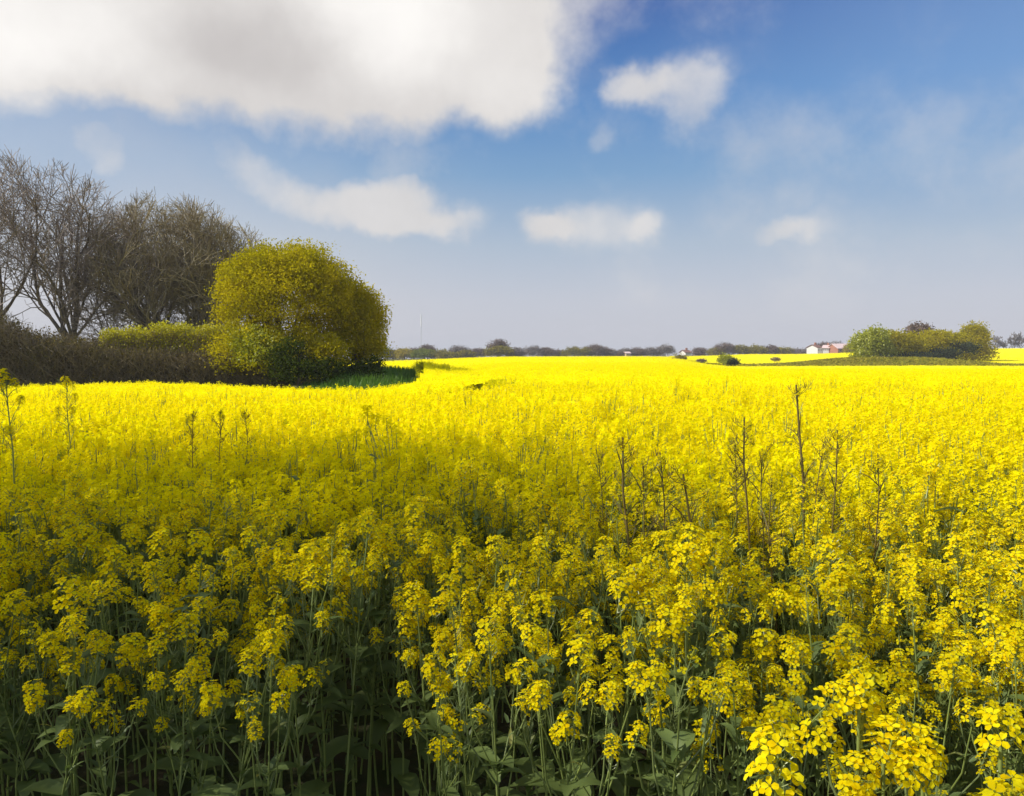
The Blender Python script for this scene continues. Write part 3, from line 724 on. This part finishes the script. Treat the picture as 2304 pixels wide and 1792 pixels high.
leafy_tree('hawthorn_tree', 'smaller golden-green rounded tree on the right side of the large yellow-green one', (x0, Yt, z0),
    [L_(800, 745, 58, 95, Yt, x0, z0), L_(822, 720, 38, 60, Yt, x0, z0), L_(790, 680, 40, 50, Yt, x0, z0), L_(825, 790, 38, 55, Yt, x0, z0)],
    480, 84, .10, M_tree2, 52, .14, .26, surf=.62)
def bush(px, py, rx, ry, Y, mat, label, seed, nclump, leaf=.11, extra=(), name='bush', cat='bush', spread=.2, per=36, group=None):
    x0 = X_at(px, Y); z0 = gz(x0, Y)
    return leafy_tree(name, label, (x0, Y, z0), [L_(px, py, rx, ry, Y, x0, z0)]+[L_(*e, Y, x0, z0) for e in extra], nclump, per, leaf, mat, seed, .06, spread, cat, group, .5, limbs=6)
bush(600, 795, 55, 52, 35, M_green, 'bright green leafy bush under the left side of the large yellow-green tree', 61, 150, extra=((560, 775, 40, 38),))
bush(668, 838, 62, 38, 34, M_ever, 'dark evergreen bush at the foot of the large yellow-green tree', 62, 160, extra=((720, 840, 50, 32), (650, 800, 40, 40)))
bush(800, 845, 62, 28, 35.5, M_ever, 'low dark shrub at the foot of the golden-green tree by the grass', 63, 130, extra=((838, 832, 20, 30),))
bush(735, 800, 45, 40, 35, M_tree, 'dull olive bush between the evergreen and the golden-green tree', 64, 110)

# unseen tree added left of the camera to shade the near left crop
rs = np.random.RandomState(91); xs, ys = -14.0, 1.5
leafy_tree('added_shade_tree', 'tall budding tree added out of view left of the viewpoint to shade the crop', (xs, ys, gz(xs, ys)),
    [(0, 0, 7.6, 3.8, 3.8, 3.8), (1.2, 1.8, 9.6, 2.8, 3.0, 2.8), (-1.5, -1, 8.2, 2.6, 2.6, 2.6), (.8, -1.5, 10.4, 2.4, 2.6, 2.4), (0, 3.2, 6.6, 2.4, 2.8, 2.6), (1, 1, 11.4, 2.2, 2.6, 1.6)], 880, 36, .11, M_young, 91, .24, .46, surf=.3, limbs=16)
# hedges
def hedge(name, label, pts, Hf, depth, nstick, nleaf, mstick, mleaf, seed, leaf=.09, lsz=(.3, .9), zmin=0, fuzzy=.25):
    rs = np.random.RandomState(seed); pts = np.array(pts); c0 = pts.mean(0); z0 = gz(*c0)
    t = thing(name, label, 'hedge', (c0[0], c0[1], z0)); seg = np.linalg.norm(np.diff(pts, axis=0), axis=1); cum = np.concatenate([[0], np.cumsum(seg)])
    def sample(n):
        u = rs.uniform(0, cum[-1], n); x = np.interp(u, cum, pts[:, 0]); y = np.interp(u, cum, pts[:, 1])+rs.uniform(-.5, .5, n)*depth
        h = Hf(x)*(1+.03*np.sin(x*2.1)+.035*np.sin(x*5.3+1)); return x, y, h
    x, y, h = sample(nstick); mb = MB()
    z = h*rs.uniform(zmin, .85, nstick); L = rs.uniform(*lsz, nstick)
    d = rdir(rs, nstick); d[:, 2] = np.abs(d[:, 2])+.35; d /= np.linalg.norm(d, axis=1)[:, None]
    A = np.stack([x-c0[0], y-c0[1], ground(x, y)-z0+z], 1); B = A+d*L[:, None]
    s_ = np.cross(d, rdir(rs, nstick)); s_ /= np.linalg.norm(s_, axis=1)[:, None]; w_ = rs.uniform(.008, .018, nstick)[:, None]
    mb.quads(np.stack([A-s_*w_, A+s_*w_, B+s_*w_*.4, B-s_*w_*.4], 1)); s2 = np.cross(d, s_)
    mb.quads(np.stack([A-s2*w_, A+s2*w_, B+s2*w_*.4, B-s2*w_*.4], 1))
    ob('branches', mb.mesh('branches', mstick), t)
    x, y, h = sample(nleaf); u = rs.uniform(size=nleaf); z = h*(zmin+(1-zmin)*u**.8)+rs.normal(size=nleaf)*fuzzy*.4
    P = np.stack([x-c0[0], y-c0[1], ground(x, y)-z0+np.maximum(z, .05)], 1)
    mb = MB(); mb.quads(leaf_quads(rs, P, leaf, .7)); ob('foliage', mb.mesh('foliage', mleaf), t)
    return t
def hz_at(pxs, pys, Y):
    """height profile over ground of a hedge at distance Y from picture heights"""
    xs = [X_at(p, Y) for p in pxs]; hs = [height_at(q, Y)-gz(x, Y) for q, x in zip(pys, xs)]
    return lambda x: np.interp(x, xs, hs)
hedge('bramble_hedge', 'dark brown leafless hedge running along the left edge of the crop', [pX(-620, 34), pX(0, 35.5), pX(350, 36), pX(640, 35.5)],
      hz_at([-500, 0, 60, 150, 300, 450, 600, 650], [705, 712, 745, 762, 788, 798, 800, 806], 35.5), 1.6, 26000, 26000, M_bramble, M_hedgeleaf, 71, .11)
hedge('budding_hedge', 'yellow-green budding hedge behind the brown one, below the bare trees', [pX(240, 38), pX(420, 38.2), pX(600, 38)],
      hz_at([240, 300, 420, 560, 620], [755, 738, 736, 734, 732], 38), 1.5, 7000, 42000, M_twigb, M_young, 72, .10, zmin=.35)
hedge('grey_hedge', 'dull olive-brown twiggy hedge behind the dark one at the far left', [pX(-300, 38.5), pX(0, 38.5), pX(260, 38.5)],
      hz_at([-300, 0, 60, 120, 260], [690, 700, 735, 752, 758], 38.5), 1.5, 12000, 9000, M_twigb, M_hedgeleaf, 73, .10, zmin=.3, lsz=(.3, 1.0))

# grass
def grass(name, label, poly, n, h, mat, seed, w_=.02):
    rs = np.random.RandomState(seed); p = np.array(poly); lo, hi = p.min(0), p.max(0)
    x = rs.uniform(lo[0], hi[0], n*3); y = rs.uniform(lo[1], hi[1], n*3); k = in_poly(x, y, poly); x, y = x[k][:n], y[k][:n]; n = len(x)
    A = np.stack([x, y, ground(x, y)], 1); a = rs.uniform(0, 6.28, n); s_ = np.stack([np.cos(a), np.sin(a), 0*a], 1)*w_
    if h > 1.3:
        A[:, 2] += h*rs.uniform(.45, 1.0, n); mb = MB(); mb.quads(leaf_quads(rs, A, .42, .5)); o = ob(name, mb.mesh(name, mat)); return tag(o, label, 'grass', None, 'stuff')
    T = A+np.stack([rs.normal(size=n)*h*.3, rs.normal(size=n)*h*.3, h*rs.uniform(.5, 1.2, n)], 1)
    mb = MB(); mb.quads(np.stack([A-s_, A+s_, T+s_*.2, T-s_*.2], 1))
    o = ob(name, mb.mesh(name, mat)); tag(o, label, 'grass', None, 'stuff')
grass('grass', 'patch of green grass in the notch between the hedge trees and the crop', [pX(560, 32.5), pX(740, 27), pX(905, 30), pX(955, 35), pX(955, 39.5), pX(900, 42), pX(860, 46), pX(760, 46), pX(760, 34)], 30000, .7, M_grass, 81, .03)
grass('grass_margin', 'rough green grass strip in front of the far tree clump, between the two fields', [pX(1622, 114.5), pX(2400, 118.5), pX(2400, 130.5), pX(1900, 136), pX(1660, 133.5)], 60000, 1.35,
      leafmat('meadow', [(.28, .27, .02), (.38, .34, .03), (.45, .36, .04), (.24, .26, .02)], .4, .5, 0), 82, .12)
grass('grass_knoll', 'green grass knoll at the foot of the far tree clump', [pX(1925, 120), pX(2110, 120), pX(2140, 131), pX(2010, 139), pX(1925, 136)], 26000, 1.1, M_grass, 83, .07)

# ------------------------------------------------------------------ far clump on the right
GC = 'trees of the clump in the right-hand field'
def ct(px, topy, rx, basey, Y, mat, label, seed, n=220, name='field_tree', leaf=.34, sp=.55, kind='leafy'):
    x0 = X_at(px, Y); z0 = gz(x0, Y); cy = (topy+basey)/2; ry = (basey-topy)/2
    rs = np.random.RandomState(seed)
    lob = [L_(px, cy, rx*.8, ry*.85, Y, x0, z0)]
    for i in range(5):
        a = rs.uniform(0, 6.28); lob.append(L_(px+math.cos(a)*rx*.45, cy-abs(math.sin(a))*ry*.35, rx*rs.uniform(.4, .55), ry*rs.uniform(.45, .62), Y, x0, z0, 1, rs.normal()*1.2))
    for i in range(4): lob.append(L_(px+(i-1.5)*rx*.45, basey-ry*.35, rx*.45, ry*.5, Y, x0, z0, 1, -1))
    return leafy_tree(name, label, (x0, Y, z0), lob, int(n*2.2), 22, leaf, mat, seed, .22, sp, 'tree', GC, limbs=5)
ct(1960, 735, 44, 822, 131, M_green, 'broad green rounded tree at the left end of the far clump', 101, 240)
ct(2010, 740, 40, 818, 134, M_tree, 'olive green tree second from the left in the far clump', 102)
ct(2055, 748, 42, 815, 136, M_tree2, 'golden low-crowned tree in the middle of the far clump', 103)
ct(2100, 742, 40, 812, 140, M_tree2, 'golden-brown tree right of the middle of the far clump', 104)
ct(2140, 748, 34, 800, 146, M_tree, 'small olive tree beside the tall round one of the far clump', 105)
ct(2190, 724, 38, 816, 152, M_tree, 'tall round olive tree standing at the right end of the far clump', 106, 260)
ct(2066, 728, 26, 790, 152, M_far['brown'], 'bare brown crown rising behind the middle of the far clump', 107, 160)
for i, (px, py, rx, ry, Y, lb) in enumerate([(1990, 812, 55, 8, 129.5, 'shade-dark low shrub under the left trees of the far clump'), (2060, 806, 50, 11, 131, 'shade-dark green shrub under the golden tree of the far clump'),
        (2118, 798, 42, 14, 134, 'shade-dark shrub right of the golden trees in the far clump'), (2160, 786, 38, 16, 140, 'shade-dark bluish shrub in front of the tall round tree of the far clump')]):
    bush(px, py, rx, ry, Y, M_far['dark'], lb, 110+i, 90, .3, (), 'shrub', 'shrub', .45, 22, 'shrubs coloured shade-dark under the far clump')  # near-black leaf colour holds the shade of the clump's understory
for i, (px, py, wpx, lb) in enumerate([(2244, 752, 16, 'first faint bare tree right of the far clump'), (2262, 760, 14, 'small faint bare tree, second right of the far clump'), (2283, 748, 15, 'taller faint bare tree near the right edge of the picture'), (2300, 745, 14, 'faint bare tree cut by the right edge of the picture')]):
    Y = 300; x0 = X_at(px, Y); z0 = gz(x0, Y)
    bare_tree('distant_bare_tree', lb, (x0, Y, z0-1), height_at(py, Y)-z0+1, wpx/FPX*Y*.9, 120+i, limbs=5, trunk_r=.25, dens=.6, twig=M_far['grey'], group='faint bare trees at the right edge', tr_min=.07)

# ------------------------------------------------------------------ distant tree line
GF = 'trees and bushes of the distant tree line'
def ft(px, topy, hw, kind, label, seed, Y=320, basey=None, name='distant_tree'):
    x0 = X_at(px, Y); z0 = gz(x0, Y); topz = height_at(topy, Y); H = topz-z0; s_ = Y/FPX; rs = np.random.RandomState(seed)
    rx = hw*s_*1.15*rs.uniform(.9, 1.15); lob = [(0, 0, H*.45, rx*.85, rx*.7, H*.5)]
    for i in range(4):
        a = rs.uniform(0, 3.14); lob.append((math.cos(a)*rx*.55, rs.normal()*rx*.2, H*(.45+.3*math.sin(a)*rs.uniform(.5, 1)), rx*rs.uniform(.3, .5), rx*.4, H*rs.uniform(.2, .3)))
    bare = kind in ('brown', 'grey')
    leafy_tree(name, label, (x0, Y, z0), lob, 190, 18, .55 if not bare else .48, M_far[kind], seed, .25, .75, 'tree', GF, limbs=4, up=.8 if bare else .2)
FT = [
 (858, 782, 20, 'green', 'dark green bush just right of the golden-green tree', 300), (885, 790, 20, 'olive', 'low olive bush left of the mast', 300),
 (910, 786, 24, 'gold', 'golden bush between the dark green one and the mast', 295), (932, 786, 12, 'brown', 'small purple-brown bush left of the mast', 305),
 (962, 777, 18, 'brown', 'round dark brown crown at the foot of the mast', 310), (955, 788, 26, 'green', 'green bush at the foot of the mast', 290),
 (985, 790, 24, 'olive', 'olive bush right of the mast', 290), (1012, 797, 24, 'olive', 'low flat olive hedge bush right of the mast', 285),
 (1036, 778, 22, 'grey', 'pale grey feathery bare tree halfway from the mast to the tallest brown tree', 320), (1070, 786, 22, 'brown', 'low brown tree just left of the tallest brown tree', 325),
 (1046, 792, 20, 'olive', 'low olive bush in front of the pale grey feathery tree', 300), (1120, 764, 26, 'brown', 'tallest brown domed tree of the distant line', 285),
 (1124, 780, 34, 'olive', 'olive bush in front of the tallest brown tree', 278), (1162, 786, 18, 'grey', 'small grey brown bush right of the tallest brown tree', 280),
 (1200, 779, 22, 'grey', 'greyish purple flat-topped bare tree left of centre', 340), (1228, 784, 18, 'brown', 'low purple-brown tree beside the flat-topped grey one', 340),
 (1256, 789, 20, 'brown', 'low red-brown thicket in the gap left of the olive group', 340), (1292, 782, 28, 'olive', 'broad olive tree of the middle group', 335),
 (1318, 784, 22, 'olive', 'olive tree in the centre of the middle group', 335), (1340, 776, 20, 'brown', 'tallest brown tree of the middle group', 335),
 (1362, 784, 16, 'brown', 'small brown tree at the right of the middle group', 335), (1382, 791, 12, 'grey', 'tiny grey bush right of the middle group', 335),
 (1412, 785, 20, 'grey', 'greyish brown tree above the tiny pale cottage', 345), (1436, 783, 16, 'brown', 'brown tree right of the tiny pale cottage', 345),
 (1462, 784, 16, 'grey', 'grey tree between the cottage trees and the feathery round one', 345), (1497, 777, 19, 'grey', 'feathery grey round tree alone near the olive field bush', 345),
 (1573, 783, 17, 'brown', 'small brown tree right of the tiny red-roofed house', 345),
 (1630, 771, 24, 'brown', 'tall grey-brown tree at the left end of the long dark wood edge', 335), (1612, 784, 20, 'olive', 'low olive tree in front of the tall grey-brown one', 335),
 (1668, 778, 22, 'olive', 'second tree of the long dark wood edge', 335), (1700, 778, 22, 'olive', 'third tree of the long dark wood edge', 335),
 (1732, 780, 20, 'brown', 'fourth tree of the long dark wood edge', 335), (1762, 782, 22, 'olive', 'fifth, lower tree of the long dark wood edge', 335),
 (1792, 786, 20, 'grey', 'low grey tree where the long wood edge thins out', 335), (1816, 788, 14, 'grey', 'low grey bush left of the white house', 335),
 (1852, 771, 15, 'brown', 'round reddish brown tree between the white houses', 330), (1912, 776, 12, 'gold', 'small orange-brown bush between the barn and the far clump', 300),
 (1880, 768, 22, 'grey', 'thin grey treetop above the pink roofed barn', 380),
]
for i, (px, ty, hw, kd, lb, Y) in enumerate(FT): ft(px, ty, hw, kd, lb, 500+i, Y)

# bushes in the middle of the field
GM = 'bushes in the far crop'
bush(1530, 808, 14, 9, 150, M_far['olive'], 'small square olive bush at the edge of the far crop', 131, 60, .25, (), 'bush', 'bush', .3, 20, GM)
bush(1632, 812, 17, 12, 118, M_green, 'bright green square bush at the corner of the near field', 132, 80, .22, (), 'bush', 'bush', .28, 22, GM)
bush(1650, 816, 11, 8, 117, M_far['dark'], 'dark bush tight against the bright green square one', 133, 50, .22, (), 'bush', 'bush', .28, 20, GM)
bush(1578, 813, 10, 3, 128, M_far['brown'], 'low brown scrub between the two field bushes', 134, 30, .2, (), 'bush', 'bush', .2, 18, GM)
bush(1745, 809, 10, 3, 150, M_far['brown'], 'low brown scrub in the field right of the bright green bush', 135, 30, .2, (), 'bush', 'bush', .2, 18, GM)

# ------------------------------------------------------------------ houses and mast
M_white = principled('white_render', (.66, .64, .60), .8, .06, 1.5)
M_brick = principled('red_brick', (.36, .16, .10), .85, .2, 3)
M_pink = principled('pale_pink_roof', (.66, .50, .47), .6, .1, 2)
M_tile = principled('brown_tile', (.20, .10, .075), .8, .25, 4)
M_glass = principled('window_glass', (.04, .05, .06), .15, .1, 2, .5)
def house(label, px, Y, basey, wpx, wallpx, roofpx, mwall, mroof, rz=0, depth=7., name='house', chim=True, wins=3):
    x0 = X_at(px, Y); z0 = height_at(basey, Y); s_ = Y/FPX; W = wpx*s_; h = wallpx*s_; rh = roofpx*s_
    g = gz(x0, Y); t = thing(name, label, 'house', (x0, Y, g), rz, 'houses on the skyline'); zb = z0-g
    mb = MB(); mb.box((0, 0, (h+zb)/2), (W, depth, h+zb))
    top = zb+h; mb.add([(-W/2, -depth/2, top), (-W/2, depth/2, top), (-W/2, 0, top+rh), (W/2, -depth/2, top), (W/2, depth/2, top), (W/2, 0, top+rh)], [(0, 2, 1), (3, 4, 5)])
    ob('wall', mb.mesh('wall', mwall), t)
    mb = MB(); e = .35
    for sg in (-1, 1):
        a = [(-W/2-e, sg*(depth/2+e), top-e*rh/(depth/2)+.06), (W/2+e, sg*(depth/2+e), top-e*rh/(depth/2)+.06), (W/2+e, 0, top+rh+.06), (-W/2-e, 0, top+rh+.06)]
        b = [(p[0], p[1], p[2]+.18) for p in a]; mb.add(a+b, [(0, 1, 2, 3), (4, 5, 6, 7), (0, 1, 5, 4), (1, 2, 6, 5), (2, 3, 7, 6), (3, 0, 4, 7)])
    rf = ob('roof', mb.mesh('roof', mroof), t)
    if chim:
        mb = MB(); mb.box((W*.2, 0, top+rh+.4), (.7, .7, 1.4)); ob('chimney', mb.mesh('chimney', M_brick), rf)
    for i in range(wins):
        mb = MB(); x = (i+.5)/wins*W-W/2; mb.box((x, -depth/2-.02, zb+h*.55), (min(1.1, W/wins*.5), .12, h*.4)); wn = ob('window', mb.mesh('window', M_white), t)
        mb = MB(); mb.box((x, -depth/2-.06, zb+h*.55), (min(1.1, W/wins*.5)-.16, .1, h*.4-.16)); ob('pane', mb.mesh('pane', M_glass), wn)
    return t
house('small white dark-roofed house at the end of the wood edge', 1832, 325, 794, 12, 11, 6, M_white, M_tile, .3)
house('white gabled house half hidden by the round brown tree', 1860, 320, 792, 13, 8, 6, M_white, M_pink, -.5)
house('long red-brick barn with pale pink roof just left of the far clump', 1890, 315, 794, 38, 9, 10, M_brick, M_pink, .12, 9., 'barn', False, 4)
house('tiny cottage with pale wall and dark red roof beside the olive field bush', 1542, 330, 799, 13, 5, 5, M_white, M_tile, .2, 6.)
house('tiny cream cottage on the skyline near the middle of the picture', 1410, 330, 800, 10, 4, 3, principled('cream_render', (.55, .42, .25), .8, .06, 1), M_pink, .1, 6., chim=False, wins=2)
bush(1397, 798, 8, 5, 318, M_far['brown'], 'dark red-brown bush left of the tiny cream cottage', 136, 50, .4, (), 'bush', 'bush', .4, 20, 'bushes on the skyline')

Ym = 620; xm = X_at(948, Ym); zm = gz(xm, Ym); Hm = height_at(707, Ym)-zm
t = thing('radio_mast', 'tall slender white mast above the distant trees left of centre', 'mast', (xm, Ym, zm))
M_mast = principled('white_paint', (.82, .82, .84), .5, .03, 1)
mb = MB(); mb.tube([[0, 0, 0], [0, 0, Hm*.5], [0, 0, Hm*.72]], [.30, .25, .22], 10, 0, True); ob('lower_pole', mb.mesh('lower_pole', principled('galvanised_steel', (.62, .63, .66), .5, .05, 1)), t)
mb = MB(); mb.tube([[0, 0, Hm*.72], [0, 0, Hm*.86], [0, 0, Hm]], [.45, .48, .25], 10, 0, True); ob('antenna_shroud', mb.mesh('antenna_shroud', M_mast), t)

# ------------------------------------------------------------------ haze
mb = MB(); mb.box((0, 0, -5), (13400, 13400, 110))
hm = bpy.data.materials.new('haze_air'); hm.use_nodes = True; t_ = NT(hm.node_tree)
o_ = t_.n('ShaderNodeOutputMaterial'); v_ = t_.n('ShaderNodeVolumePrincipled'); t_.nt.links.new(v_.outputs[0], o_.inputs['Volume'])
v_.inputs['Color'].default_value = (.86, .88, .95, 1); v_.inputs['Density'].default_value = .00042
hz = ob('haze', mb.mesh('haze', hm)); tag(hz, 'thin pale spring haze over the farmland', None, None, 'stuff')
